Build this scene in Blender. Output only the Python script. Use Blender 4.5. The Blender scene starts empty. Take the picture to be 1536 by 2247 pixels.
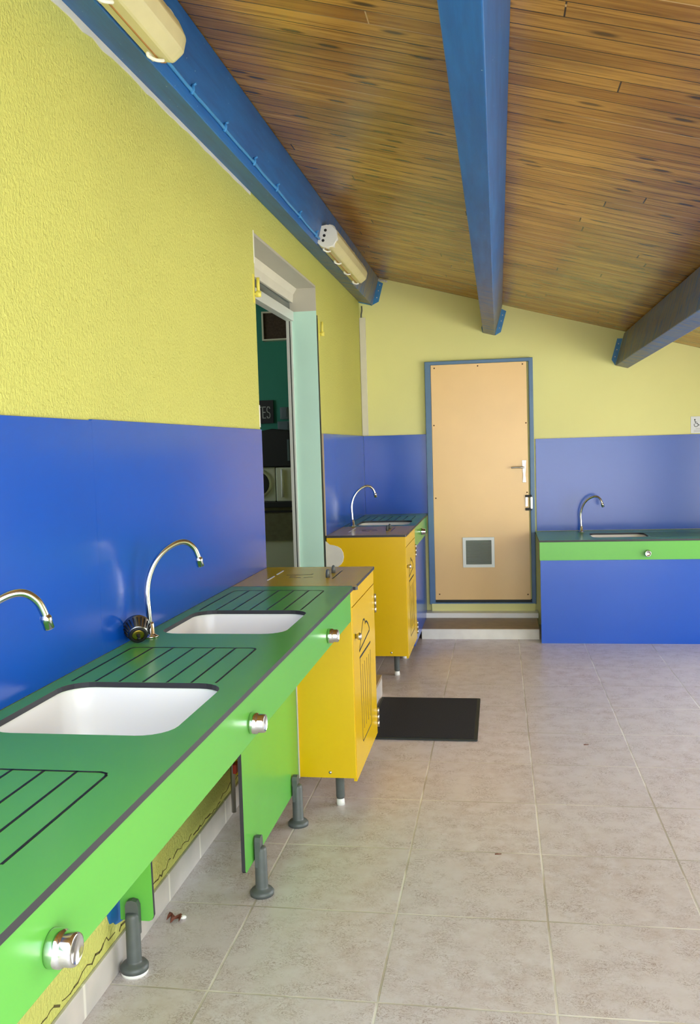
import bpy, bmesh, math, random
from mathutils import Vector, Matrix
from mathutils.geometry import tessellate_polygon
random.seed(7)
SC = bpy.context.scene
COL = SC.collection
PI = math.pi

# ------------------------------------------------------------------ camera
F_PX, YAW, PITCH, ROLL = 2008.5, 0.1625, -0.0697, -0.0296
CAM = Vector((1.18, 0.0, 1.572))
def camera():
    cy, sy, cp, sp = math.cos(YAW), math.sin(YAW), math.cos(PITCH), math.sin(PITCH)
    f = Vector((-sy*cp, cy*cp, sp)); r = Vector((cy, sy, 0)); u = r.cross(f)
    c, s = math.cos(ROLL), math.sin(ROLL)
    r2 = r*c + u*s; u2 = u*c - r*s
    m = Matrix((r2, u2, -f)).transposed().to_4x4(); m.translation = CAM
    cd = bpy.data.cameras.new('camera'); cd.sensor_fit = 'VERTICAL'; cd.sensor_height = 36
    cd.lens = F_PX/2247*36; cd.clip_start = 0.05; cd.clip_end = 200
    co = bpy.data.objects.new('camera', cd); co.matrix_world = m; COL.objects.link(co); SC.camera = co
camera()

# ------------------------------------------------------------------ light and exposure
SC.view_settings.view_transform = 'Standard'; SC.view_settings.look = 'None'
SC.view_settings.gamma = 1.0; SC.view_settings.use_curve_mapping = False
SC.view_settings.exposure = 1.76
SC.cycles.use_denoising = True
SC.cycles.max_bounces = 14; SC.cycles.diffuse_bounces = 8; SC.cycles.glossy_bounces = 6
SC.cycles.sample_clamp_indirect = 6.0
SC.cycles.caustics_reflective = False; SC.cycles.caustics_refractive = False

w = bpy.data.worlds.new('sky'); SC.world = w; w.use_nodes = True
nt = w.node_tree; bg = nt.nodes['Background']
tc = nt.nodes.new('ShaderNodeTexCoord'); sx = nt.nodes.new('ShaderNodeSeparateXYZ')
cr = nt.nodes.new('ShaderNodeValToRGB')
nt.links.new(tc.outputs['Generated'], sx.inputs[0]); nt.links.new(sx.outputs['Z'], cr.inputs[0])
cr.color_ramp.elements[0].position = 0.0; cr.color_ramp.elements[0].color = (0.95, 0.98, 1.0, 1)
cr.color_ramp.elements[1].position = 0.6; cr.color_ramp.elements[1].color = (0.60, 0.70, 0.80, 1)
nt.links.new(cr.outputs[0], bg.inputs[0]); bg.inputs[1].default_value = 2.2

sun = bpy.data.lights.new('sun', 'SUN'); sun.energy = 15.0; sun.angle = 0.02; sun.color = (1, 0.95, 0.86)
so = bpy.data.objects.new('sun', sun); COL.objects.link(so)
so.rotation_euler = (math.radians(-38), math.radians(-22), 0)   # high sun over the roof from the back, only reaches the yard

def portal(loc, rot, sx_, sy_):
    l = bpy.data.lights.new('open_side', 'AREA'); l.shape = 'RECTANGLE'; l.size = sx_; l.size_y = sy_
    l.cycles.is_portal = True
    o = bpy.data.objects.new('open_side', l); o.location = loc; o.rotation_euler = rot; COL.objects.link(o)
portal((1.85, 0.15, 1.5), (PI/2, 0, 0), 3.7, 3.2)
portal((3.78, 4.9, 1.0), (0, PI/2, 0), 2.1, 3.7)

# ------------------------------------------------------------------ materials
def lin(h):
    if isinstance(h, str):
        h = h.lstrip('#'); c = [int(h[i:i+2], 16)/255 for i in (0, 2, 4)]
    else: c = h
    return tuple((x/12.92 if x <= 0.04045 else ((x+0.055)/1.055)**2.4) for x in c) + (1.0,)
def base(name, col, rough=0.5, metal=0.0, spec=0.5):
    m = bpy.data.materials.new(name); m.use_nodes = True
    b = m.node_tree.nodes['Principled BSDF']
    b.inputs['Base Color'].default_value = lin(col); b.inputs['Roughness'].default_value = rough
    b.inputs['Metallic'].default_value = metal; b.inputs['Specular IOR Level'].default_value = spec
    return m, m.node_tree, b
def N(nt, t, **k):
    n = nt.nodes.new(t)
    for a, v in k.items(): setattr(n, a, v)
    return n
def mix(nt, fac, a, b, blend='MIX'):
    n = N(nt, 'ShaderNodeMix', data_type='RGBA', blend_type=blend)
    for s, v in ((0, fac), (6, a), (7, b)):
        if hasattr(v, 'is_linked') or hasattr(v, 'links'): nt.links.new(v, n.inputs[s])
        else: n.inputs[s].default_value = v
    return n.outputs[2]
def ramp(nt, inp, p0, p1, c0=(0,0,0,1), c1=(1,1,1,1)):
    r = N(nt, 'ShaderNodeValToRGB'); e = r.color_ramp.elements
    e[0].position = p0; e[1].position = p1; e[0].color = c0; e[1].color = c1
    nt.links.new(inp, r.inputs[0]); return r.outputs[0]
def coords(nt, scale=(1,1,1), loc=(0,0,0), rot=(0,0,0)):
    g = N(nt, 'ShaderNodeNewGeometry'); mp = N(nt, 'ShaderNodeMapping')
    nt.links.new(g.outputs['Position'], mp.inputs[0])
    mp.inputs['Scale'].default_value = scale; mp.inputs['Location'].default_value = loc; mp.inputs['Rotation'].default_value = rot
    return mp.outputs[0]
def noise(nt, vec, scale, detail=4, rough=0.5, dist=0.0):
    n = N(nt, 'ShaderNodeTexNoise'); nt.links.new(vec, n.inputs['Vector'])
    n.inputs['Scale'].default_value = scale; n.inputs['Detail'].default_value = detail
    n.inputs['Roughness'].default_value = rough; n.inputs['Distortion'].default_value = dist
    return n.outputs['Fac']
def bump(nt, b, h, strength=0.3, dist=0.01):
    n = N(nt, 'ShaderNodeBump'); n.inputs['Strength'].default_value = strength; n.inputs['Distance'].default_value = dist
    nt.links.new(h, n.inputs['Height']); nt.links.new(n.outputs[0], b.inputs['Normal'])

def plain(name, col, rough=0.5, metal=0.0, spec=0.5, vary=0.0, scale=6):
    m, nt, b = base(name, col, rough, metal, spec)
    if vary:
        c = lin(col); d = tuple(x*(1-vary) for x in c[:3]) + (1,)
        f = noise(nt, coords(nt), scale, 5)
        nt.links.new(mix(nt, ramp(nt, f, 0.35, 0.7), d, c), b.inputs['Base Color'])
    return m
def laminate(name, col, rough=0.34, spec=0.5):
    m, nt, b = base(name, col, rough, 0, spec)
    v = coords(nt); c = lin(col)
    f = noise(nt, v, 3, 3)
    nt.links.new(mix(nt, f, tuple(x*0.94 for x in c[:3])+(1,), tuple(min(1, x*1.05) for x in c[:3])+(1,)), b.inputs['Base Color'])
    bump(nt, b, noise(nt, v, 900, 2), 0.03, 0.001)
    return m

def stucco(name, col, size=95, strength=0.55, dist=0.006):
    m, nt, b = base(name, col, 0.62, 0, 0.35)
    v = coords(nt); c = lin(col)
    f = noise(nt, v, 1.3, 4)
    nt.links.new(mix(nt, f, tuple(x*0.90 for x in c[:3])+(1,), tuple(min(1, x*1.06) for x in c[:3])+(1,)), b.inputs['Base Color'])
    n1 = noise(nt, coords(nt, (1, 1, 0.8)), size, 3, 0.55, 0.6)
    bump(nt, b, ramp(nt, n1, 0.35, 0.68), strength, dist)
    return m

def floor_mat():
    m, nt, b = base('floor_tile', '#b0a090', 0.33, 0, 0.5)
    v = coords(nt, (1,1,1), (-0.812, -2.468, 0))
    br = N(nt, 'ShaderNodeTexBrick'); br.offset = 0; br.squash = 1
    nt.links.new(v, br.inputs['Vector'])
    br.inputs['Scale'].default_value = 1; br.inputs['Brick Width'].default_value = 0.5; br.inputs['Row Height'].default_value = 0.5
    br.inputs['Mortar Size'].default_value = 0.0045; br.inputs['Mortar Smooth'].default_value = 0.4
    br.inputs['Color1'].default_value = (0,0,0,1); br.inputs['Color2'].default_value = (1,1,1,1); br.inputs['Mortar'].default_value = (0.5,0.5,0.5,1)
    tint = mix(nt, br.outputs['Color'], lin('#d0c8cb'), lin('#d9d2d6'))
    big = noise(nt, v, 1.7, 3)
    fl = noise(nt, coords(nt, (1, 1.4, 1)), 34, 4, 0.58, 2.2)
    a1 = ramp(nt, fl, 0.455, 0.485); a2 = ramp(nt, fl, 0.50, 0.53, (1,1,1,1), (0,0,0,1))
    mm = N(nt, 'ShaderNodeMath', operation='MULTIPLY'); nt.links.new(a1, mm.inputs[0]); nt.links.new(a2, mm.inputs[1])
    pat = noise(nt, v, 9, 4, 0.6)
    m2 = N(nt, 'ShaderNodeMath', operation='MULTIPLY'); nt.links.new(mm.outputs[0], m2.inputs[0]); nt.links.new(ramp(nt, pat, 0.40, 0.62), m2.inputs[1])
    c1 = mix(nt, ramp(nt, noise(nt, v, 14, 6, 0.7), 0.35, 0.75), tint, lin('#bcaca8'))
    c2 = mix(nt, ramp(nt, big, 0.35, 0.7), c1, lin('#d0c8ca'))
    m3 = N(nt, 'ShaderNodeMath', operation='MULTIPLY'); nt.links.new(m2.outputs[0], m3.inputs[0]); m3.inputs[1].default_value = 0.8
    c3 = mix(nt, m3.outputs[0], c2, lin('#836a5d'))
    gr = mix(nt, ramp(nt, noise(nt, v, 2.5, 3), 0.42, 0.58), lin('#b0a79a'), lin('#e2dcd4'))
    nt.links.new(mix(nt, br.outputs['Fac'], c3, gr), b.inputs['Base Color'])
    inv = N(nt, 'ShaderNodeMath', operation='SUBTRACT'); inv.inputs[0].default_value = 1; nt.links.new(br.outputs['Fac'], inv.inputs[1])
    ad = N(nt, 'ShaderNodeMath', operation='MULTIPLY_ADD'); nt.links.new(fl, ad.inputs[0]); ad.inputs[1].default_value = 0.12; nt.links.new(inv.outputs[0], ad.inputs[2])
    bump(nt, b, ad.outputs[0], 0.35, 0.003)
    return m

def wood_mat():
    m, nt, b = base('ceiling_planks', '#8a5a26', 0.26, 0, 0.5)
    v0 = coords(nt, (1,1,1), (0.4, 0.03, 0)); PW = 0.088
    sp = N(nt, 'ShaderNodeSeparateXYZ'); nt.links.new(v0, sp.inputs[0])
    dv = N(nt, 'ShaderNodeMath', operation='DIVIDE'); nt.links.new(sp.outputs['Y'], dv.inputs[0]); dv.inputs[1].default_value = PW
    fl = N(nt, 'ShaderNodeMath', operation='FLOOR'); nt.links.new(dv.outputs[0], fl.inputs[0])
    wn = N(nt, 'ShaderNodeTexWhiteNoise', noise_dimensions='1D'); nt.links.new(fl.outputs[0], wn.inputs['W'])
    ma = N(nt, 'ShaderNodeMath', operation='MULTIPLY_ADD'); nt.links.new(wn.outputs['Value'], ma.inputs[0]); ma.inputs[1].default_value = 3.4; nt.links.new(sp.outputs['X'], ma.inputs[2])
    cb = N(nt, 'ShaderNodeCombineXYZ'); nt.links.new(ma.outputs[0], cb.inputs[0]); nt.links.new(sp.outputs['Y'], cb.inputs[1])
    v = cb.outputs[0]
    br = N(nt, 'ShaderNodeTexBrick'); br.offset = 0; br.squash = 1
    nt.links.new(v, br.inputs['Vector'])
    br.inputs['Scale'].default_value = 1; br.inputs['Brick Width'].default_value = 3.4; br.inputs['Row Height'].default_value = PW
    br.inputs['Mortar Size'].default_value = 0.0026; br.inputs['Mortar Smooth'].default_value = 0.3
    br.inputs['Color1'].default_value = (0,0,0,1); br.inputs['Color2'].default_value = (1,1,1,1); br.inputs['Mortar'].default_value = (0.5,0.5,0.5,1)
    off = N(nt, 'ShaderNodeMath', operation='MULTIPLY'); nt.links.new(fl.outputs[0], off.inputs[0]); off.inputs[1].default_value = 7.31
    wv = N(nt, 'ShaderNodeCombineXYZ'); nt.links.new(ma.outputs[0], wv.inputs[0]); nt.links.new(sp.outputs['Y'], wv.inputs[1]); nt.links.new(off.outputs[0], wv.inputs[2])
    def wood_vec(sc_):
        mp = N(nt, 'ShaderNodeMapping'); nt.links.new(wv.outputs[0], mp.inputs[0]); mp.inputs['Scale'].default_value = sc_; return mp.outputs[0]
    g1 = noise(nt, wood_vec((1.3, 30, 1)), 2.2, 7, 0.65, 0.5)
    c = mix(nt, br.outputs['Color'], lin('#ac742c'), lin('#d8a24a'))
    c = mix(nt, ramp(nt, g1, 0.45, 0.66), c, lin('#885a22'))
    big = noise(nt, coords(nt, (0.7, 2.0, 1)), 1.4, 4)
    c = mix(nt, ramp(nt, big, 0.5, 0.75), c, lin('#7c5224'))
    vo = N(nt, 'ShaderNodeTexVoronoi', voronoi_dimensions='2D')
    ka = N(nt, 'ShaderNodeMath', operation='MULTIPLY'); nt.links.new(ma.outputs[0], ka.inputs[0]); ka.inputs[1].default_value = 2.1
    kb = N(nt, 'ShaderNodeMath', operation='MULTIPLY'); nt.links.new(dv.outputs[0], kb.inputs[0]); kb.inputs[1].default_value = 0.62
    knv = N(nt, 'ShaderNodeCombineXYZ'); nt.links.new(ka.outputs[0], knv.inputs[0]); nt.links.new(kb.outputs[0], knv.inputs[1])
    nt.links.new(knv.outputs[0], vo.inputs['Vector']); vo.inputs['Scale'].default_value = 1.0
    kn = ramp(nt, vo.outputs['Distance'], 0.05, 0.11, (1,1,1,1), (0,0,0,1))
    km = N(nt, 'ShaderNodeMath', operation='MULTIPLY'); nt.links.new(kn, km.inputs[0]); km.inputs[1].default_value = 0.8
    c = mix(nt, km.outputs[0], c, lin('#2e1a0c'))
    jl = mix(nt, ramp(nt, noise(nt, coords(nt, (0.5, 7, 1)), 1.6, 2), 0.60, 0.64), lin('#2e1c0e'), lin('#d8b078'))
    nt.links.new(mix(nt, br.outputs['Fac'], c, jl), b.inputs['Base Color'])
    inv = N(nt, 'ShaderNodeMath', operation='SUBTRACT'); inv.inputs[0].default_value = 1; nt.links.new(br.outputs['Fac'], inv.inputs[1])
    ad = N(nt, 'ShaderNodeMath', operation='MULTIPLY_ADD'); nt.links.new(g1, ad.inputs[0]); ad.inputs[1].default_value = 0.15; nt.links.new(inv.outputs[0], ad.inputs[2])
    bump(nt, b, ad.outputs[0], 0.5, 0.004)
    return m

def beam_mat():
    m, nt, b = base('beam_blue_paint', '#1a5c9e', 0.45, 0, 0.5)
    v = coords(nt, (9, 0.8, 9)); g = noise(nt, v, 3, 6, 0.65)
    c = mix(nt, ramp(nt, g, 0.3, 0.75), lin('#2270ba'), lin('#1b5498'))
    wear = noise(nt, coords(nt, (3, 14, 3)), 2.2, 5, 0.7, 0.8)
    mm = N(nt, 'ShaderNodeMath', operation='MULTIPLY'); nt.links.new(ramp(nt, wear, 0.38, 0.54), mm.inputs[0])
    g2 = N(nt, 'ShaderNodeNewGeometry'); s = N(nt, 'ShaderNodeSeparateXYZ'); nt.links.new(g2.outputs['Position'], s.inputs[0])
    rr = N(nt, 'ShaderNodeMapRange'); rr.inputs[1].default_value = 5.0; rr.inputs[2].default_value = 7.6; nt.links.new(s.outputs['Y'], rr.inputs[0])
    rx = N(nt, 'ShaderNodeMapRange'); rx.inputs[1].default_value = 1.9; rx.inputs[2].default_value = 2.1; rx.inputs[4].default_value = 0.75; nt.links.new(s.outputs['X'], rx.inputs[0])
    mx = N(nt, 'ShaderNodeMath', operation='MAXIMUM'); nt.links.new(rr.outputs[0], mx.inputs[0]); nt.links.new(rx.outputs[0], mx.inputs[1])
    nt.links.new(mx.outputs[0], mm.inputs[1])
    c = mix(nt, mm.outputs[0], c, lin('#8a7f6c'))
    sp = noise(nt, coords(nt), 70, 2)
    c = mix(nt, ramp(nt, sp, 0.74, 0.78), c, lin('#9cb8cc'))
    nt.links.new(c, b.inputs['Base Color']); bump(nt, b, g, 0.25, 0.003)
    return m

def skirting_mat():
    m, nt, b = base('skirting_tile', '#b9b4ac', 0.35)
    v = coords(nt)
    c = mix(nt, ramp(nt, noise(nt, v, 7, 5), 0.35, 0.7), lin('#b5b1aa'), lin('#c6beb6'))
    s = N(nt, 'ShaderNodeSeparateXYZ'); nt.links.new(v, s.inputs[0])
    def grid(o, off):
        a = N(nt, 'ShaderNodeMath', operation='ADD'); nt.links.new(o, a.inputs[0]); a.inputs[1].default_value = off
        md = N(nt, 'ShaderNodeMath', operation='PINGPONG'); nt.links.new(a.outputs[0], md.inputs[0]); md.inputs[1].default_value = 0.1675
        return ramp(nt, md.outputs[0], 0.004, 0.009, (1,1,1,1), (0,0,0,1))
    j = grid(s.outputs['Y'], -2.30+0.0)
    nt.links.new(mix(nt, j, c, lin('#ddd8cc')), b.inputs['Base Color'])
    return m

M = {}
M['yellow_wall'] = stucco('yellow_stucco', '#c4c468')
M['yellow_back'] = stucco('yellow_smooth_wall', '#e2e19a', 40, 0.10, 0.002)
M['floor'] = floor_mat(); M['wood'] = wood_mat(); M['beam'] = beam_mat(); M['skirting'] = skirting_mat()
M['blue'] = laminate('blue_laminate', '#064cb2', 0.20, 0.5)
M['green'] = laminate('green_laminate', '#60ae47', 0.27, 0.38)
M['yellow'] = laminate('yellow_laminate', '#d8b104', 0.27)
M['core'] = plain('black_laminate_core', '#2b2b30', 0.5)
M['groove'] = plain('routed_groove', '#14180f', 0.6)
M['sink'] = plain('white_solid_surface', '#eeebe4', 0.3)
M['chrome'] = plain('chrome', '#d6d6d6', 0.12, 1.0)
M['steel'] = plain('brushed_steel', '#c2c0ba', 0.32, 1.0)
M['darkchrome'] = plain('dark_chrome', '#8c9090', 0.25, 1.0)
M['gold'] = plain('brass_centre', '#c9a94a', 0.35, 1.0)
M['foot'] = plain('grey_plastic', '#545a58', 0.45, 0, 0.5, 0.15, 30)
M['white'] = plain('white_plastic', '#e6e6df', 0.4, 0, 0.5)
M['offwhite'] = plain('painted_plaster', '#d5d4cb', 0.6, 0, 0.4, 0.12, 8)
M['cream'] = plain('aged_diffuser', '#e2d9a8', 0.35, 0, 0.5, 0.10, 6)
M['rust'] = plain('brown_gasket', '#a5773c', 0.6)
M['bracket'] = plain('blue_steel_bracket', '#3483bf', 0.4, 0.0, 0.5, 0.2, 25)
M['cable'] = plain('blue_painted_cable', '#3f8fd2', 0.4)
M['doorwood'] = plain('pale_plywood', '#efc988', 0.30, 0, 0.5, 0.05, 2.5)
M['frameblue'] = plain('blue_frame_paint', '#54799f', 0.4, 0, 0.5, 0.1, 10)
M['mesh'] = plain('grey_louvre', '#8b948a', 0.5)
M['rubber'] = plain('black_rubber', '#343438', 0.85, 0, 0.2, 0.35, 160)
M['seal'] = plain('dark_seal', '#1c231f', 0.6)
M['mint'] = plain('mint_gloss_paint', '#c2eadb', 0.28, 0, 0.5, 0.04, 3)
M['shutter'] = plain('grey_shutter_paint', '#b9b6a8', 0.45, 0, 0.5, 0.05, 3)
M['aluminium'] = plain('grey_aluminium', '#ccd2cc', 0.35, 0.15, 0.5)
M['glassdark'] = plain('dark_transom_glass', '#4a5554', 0.12, 0, 0.6)
M['teal'] = plain('teal_wall', '#267a64', 0.6, 0, 0.4, 0.1, 3)
M['dark'] = plain('matte_black', '#0d0d0d', 0.6)
M['appliance'] = plain('white_enamel', '#c9cab2', 0.35)
M['cupboard'] = plain('olive_cupboard', '#6e6a4c', 0.6, 0, 0.4, 0.2, 20)
M['speaker'] = plain('brown_speaker_cloth', '#4c3f33', 0.9, 0, 0.2, 0.3, 60)
M['grey_item'] = plain('blue_grey_plastic', '#56666a', 0.4)
M['sign'] = plain('white_sign_face', '#d7dde2', 0.4)
M['ink'] = plain('black_ink', '#20282c', 0.5)
M['greyink'] = plain('grey_ink', '#b3b3c0', 0.5)
M['greenink'] = plain('green_ink', '#6fae86', 0.5)
M['conduit'] = plain('white_trunking', '#d3d0c0', 0.45, 0, 0.5, 0.05, 9)
M['tan'] = plain('tan_edge', '#a99684', 0.5)
M['ywpaint'] = plain('yellow_metal_paint', '#dcd25e', 0.45)
M['red'] = plain('red_plastic', '#b8321e', 0.4)
M['bluepatch'] = plain('blue_plate_paint', '#0f63a6', 0.5)
M['crack'] = plain('wall_crack', '#5a5026', 0.9)
M['yard'] = plain('concrete_yard', '#c9c5bd', 0.9, 0, 0.3, 0.15, 3)
M['tread'] = plain('brown_tile_tread', '#a48e70', 0.45, 0, 0.5, 0.2, 12)
M['rivet'] = plain('rusty_screw', '#5a3a1c', 0.6)
M['leaf'] = plain('dry_leaf', '#6b3a26', 0.8)
M['letters'] = plain('grey_letters', '#a9aba5', 0.5)

# ------------------------------------------------------------------ builders
WL = {}   # world position of every parent
class MB:
    def __init__(s): s.bm = bmesh.new()
    def _f(s, vs, m=0, smooth=False):
        try:
            f = s.bm.faces.new(vs); f.material_index = m; f.smooth = smooth; return f
        except ValueError: return None
    def box(s, x0, x1, y0, y1, z0, z1, m=0):
        v = [s.bm.verts.new((x, y, z)) for x in (x0, x1) for y in (y0, y1) for z in (z0, z1)]
        for q in ((0,1,3,2),(4,6,7,5),(0,4,5,1),(2,3,7,6),(0,2,6,4),(1,5,7,3)): s._f([v[i] for i in q], m)
        return s
    def plate(s, outer, holes, axis, a0, a1, m=0, ms=None, ms_hole=None):
        ms = m if ms is None else ms; ms_hole = ms if ms_hole is None else ms_hole
        def P(u, v, a): return {'x': (a, u, v), 'y': (u, a, v), 'z': (u, v, a)}[axis]
        loops = [outer] + list(holes)
        tri = tessellate_polygon([[Vector((u, v, 0)) for u, v in l] for l in loops])
        lo = [[s.bm.verts.new(P(u, v, a0)) for u, v in l] for l in loops]
        hi = [[s.bm.verts.new(P(u, v, a1)) for u, v in l] for l in loops]
        fl, fh = sum(lo, []), sum(hi, [])
        for t in tri:
            s._f([fl[i] for i in t], m); s._f([fh[i] for i in reversed(t)], m)
        for k, l in enumerate(loops):
            n = len(l)
            for i in range(n):
                j = (i+1) % n; s._f([lo[k][i], lo[k][j], hi[k][j], hi[k][i]], ms if k == 0 else ms_hole)
        return s
    def tube(s, pts, r, seg=12, m=0, caps=True):
        pts = [Vector(p) for p in pts]; rs = r if isinstance(r, (list, tuple)) else [r]*len(pts)
        rings = []; prev = None
        for i, p in enumerate(pts):
            t = (pts[min(i+1, len(pts)-1)] - pts[max(i-1, 0)]).normalized()
            if prev is None:
                a = Vector((0,0,1)) if abs(t.z) < 0.9 else Vector((1,0,0)); n = t.cross(a).normalized()
            else: n = (prev - t*prev.dot(t)).normalized()
            prev = n; b = t.cross(n)
            rings.append([s.bm.verts.new(p + (n*math.cos(2*PI*k/seg) + b*math.sin(2*PI*k/seg))*rs[i]) for k in range(seg)])
        for a, b in zip(rings, rings[1:]):
            for k in range(seg): s._f([a[k], a[(k+1)%seg], b[(k+1)%seg], b[k]], m, True)
        if caps: s._f(rings[0][::-1], m); s._f(rings[-1], m)
        return s
    def lathe(s, prof, origin=(0,0,0), axis=(0,0,1), seg=24, m=0, smooth=True, mats=None):
        ax = Vector(axis).normalized(); a = Vector((1,0,0)) if abs(ax.x) < 0.9 else Vector((0,1,0))
        n = ax.cross(a).normalized(); b = ax.cross(n); o = Vector(origin)
        rings = []
        for r, h in prof:
            if r < 1e-6: rings.append([s.bm.verts.new(o + ax*h)])
            else: rings.append([s.bm.verts.new(o + ax*h + (n*math.cos(2*PI*k/seg) + b*math.sin(2*PI*k/seg))*r) for k in range(seg)])
        for i, (p, q) in enumerate(zip(rings, rings[1:])):
            mm = mats[i] if mats else m
            for k in range(seg):
                k2 = (k+1) % seg
                if len(p) == 1 and len(q) == 1: continue
                if len(p) == 1: s._f([p[0], q[k], q[k2]], mm, smooth)
                elif len(q) == 1: s._f([p[k], q[0], p[k2]], mm, smooth)
                else: s._f([p[k], q[k], q[k2], p[k2]], mm, smooth)
        return s
    def loft(s, loops, m=0, smooth=True, cap0=False, cap1=False):
        R = [[s.bm.verts.new(p) for p in l] for l in loops]; n = len(R[0])
        for a, b in zip(R, R[1:]):
            for k in range(n): s._f([a[k], a[(k+1)%n], b[(k+1)%n], b[k]], m, smooth)
        if cap0: s._f(R[0][::-1], m)
        if cap1: s._f(R[-1], m)
        return s
    def stroke(s, pts, wd, fn, m=0, th=0.0008):
        """routed line: a thin inlaid strip following pts (2-D); fn(u, v, h) gives the 3-D point"""
        P = [Vector(p) for p in pts]
        for a, b in zip(P, P[1:]):
            d = (b-a)
            if d.length < 1e-6: continue
            d.normalize(); nn = Vector((-d.y, d.x))*wd/2; e = d*wd*0.4
            c = [a-e+nn, a-e-nn, b+e-nn, b+e+nn]
            lo = [s.bm.verts.new(fn(q.x, q.y, -0.0005)) for q in c]; hi = [s.bm.verts.new(fn(q.x, q.y, th)) for q in c]
            s._f(hi, m); s._f(lo[::-1], m)
            for i in range(4): s._f([lo[i], lo[(i+1)%4], hi[(i+1)%4], hi[i]], m)
        return s
    def build(s, name, mats, parent=None, local=False, bevel=0.0, label=None):
        me = bpy.data.meshes.new(name)
        bmesh.ops.recalc_face_normals(s.bm, faces=s.bm.faces[:])
        if parent and not local:
            bmesh.ops.translate(s.bm, verts=s.bm.verts[:], vec=-WL[parent.name])
        s.bm.to_mesh(me); s.bm.free()
        for x in (mats if isinstance(mats, (list, tuple)) else [mats]): me.materials.append(M[x])
        o = bpy.data.objects.new(name, me); COL.objects.link(o)
        if parent:
            o.parent = parent; WL[o.name] = WL[parent.name]
        else: WL[o.name] = Vector((0,0,0))
        if bevel:
            bv = o.modifiers.new('edge', 'BEVEL'); bv.width = bevel; bv.segments = 2; bv.limit_method = 'ANGLE'; bv.angle_limit = 0.7
        if label: o['label'] = label
        return o
def thing(name, label, cat, loc, group=None, kind=None):
    o = bpy.data.objects.new(name, None); o.empty_display_size = 0.05; COL.objects.link(o)
    o.location = loc; WL[o.name] = Vector(loc); tag(o, label, cat, group, kind); return o
def tag(o, label=None, cat=None, group=None, kind=None):
    if label: o['label'] = label
    if cat: o['category'] = cat
    if group: o['group'] = group
    if kind: o['kind'] = kind
    return o
def struct(o, label=None): return tag(o, label, None, None, 'structure')
def copy_tree(o, parent=None):
    c = o.copy(); COL.objects.link(c); WL[c.name] = Vector(o.location)
    if parent: c.parent = parent
    for ch in list(o.children): copy_tree(ch, c)
    return c
def rrect(x0, x1, y0, y1, r, n=6):
    pts = []
    for cx, cy, a0 in ((x1-r, y1-r, 0), (x0+r, y1-r, PI/2), (x0+r, y0+r, PI), (x1-r, y0+r, 1.5*PI)):
        for i in range(n+1):
            a = a0 + PI/2*i/n; pts.append((cx + r*math.cos(a), cy + r*math.sin(a)))
    return pts
def smooth_path(P, n=6):
    out = []; P = [Vector(p) for p in P]
    for i in range(len(P)-1):
        p0, p1, p2, p3 = P[max(i-1,0)], P[i], P[i+1], P[min(i+2, len(P)-1)]
        for k in range(n):
            t = k/n
            out.append(0.5*((2*p1) + (p2-p0)*t + (2*p0-5*p1+4*p2-p3)*t*t + (3*p1-p0-3*p2+p3)*t**3))
    out.append(P[-1]); return out

# ------------------------------------------------------------------ the setting
YB = 8.0                       # back wall
RX, RY0 = 3.7, 0.2            # right wall, front edge of the roof
CEI = lambda x: 3.085 - 0.273*x
struct(MB().box(0, RX, -3.4, YB, -0.1, 0).build('floor', 'floor'))
struct(MB().box(-25, 30, -30, -3.4, -0.16, -0.03).build('ground', 'yard'))
struct(MB().box(RX+0.15, 30, -3.4, 25, -0.16, -0.03).build('ground_beside', 'yard'))
DY0, DY1, DZ0, DZ1 = 4.485, 6.06, 0.12, 2.655      # doorway in the left wall
struct(MB().plate([(-3.0, -0.1), (9.4, -0.1), (9.4, 3.085), (-3.0, 3.085)],
                  [[(DY0, DZ0), (DY0, DZ1), (DY1, DZ1), (DY1, DZ0)]], 'x', -0.2, 0).build('wall_left', 'yellow_wall'))
struct(MB().plate([(0.0, -0.1), (RX+0.15, -0.1), (RX+0.15, CEI(RX+.15)), (0.0, CEI(0.0))], [], 'y', YB, YB+0.2).build('wall_back', 'yellow_back'))
struct(MB().plate([(0.2, -0.1), (YB, -0.1), (YB, CEI(RX)), (0.2, CEI(RX))], [[(3.1, 0.0), (3.1, 2.03), (6.7, 2.03), (6.7, 0.0)]], 'x', RX, RX+0.15).build('wall_right', 'yellow_back'))
mb = MB(); mb.plate([(-0.25, CEI(-0.25)), (RX+0.6, CEI(RX+.6)), (RX+0.6, CEI(RX+.6)+0.14), (-0.25, CEI(-.25)+0.14)], [], 'y', RY0, YB+0.25)
struct(mb.build('ceiling', 'wood'))

# painted rafters, square to the roof slope
UPV = Vector((0.263, 0.965)); RTV = Vector((0.965, -0.263))
def beam(poly, label, y1=YB-0.001):
    o = MB().plate(poly, [], 'y', RY0+0.05, y1).build('roof_beam', 'beam', bevel=0.004)
    tag(o, label, 'beam', None, 'structure'); return o
def tilt(bl, wd, ht):
    bl = Vector(bl); br = bl + RTV*wd
    return [tuple(bl), tuple(br), tuple(br+UPV*ht), tuple(bl+UPV*ht)]
b1 = beam([(0.001, 2.838), (0.117, 2.806), (0.182, CEI(0.182)-0.001), (0.001, CEI(0)-0.001)], 'blue rafter running along the top of the yellow left wall, carrying both lamps')
b2 = beam(tilt((1.066, 2.520), 0.102, 0.262), 'blue rafter in the middle of the wooden ceiling, above the door')
b3 = beam(tilt((2.160, 2.196), 0.104, 0.278), 'blue rafter lowest on the sloping ceiling, above the low sink counter')
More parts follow.
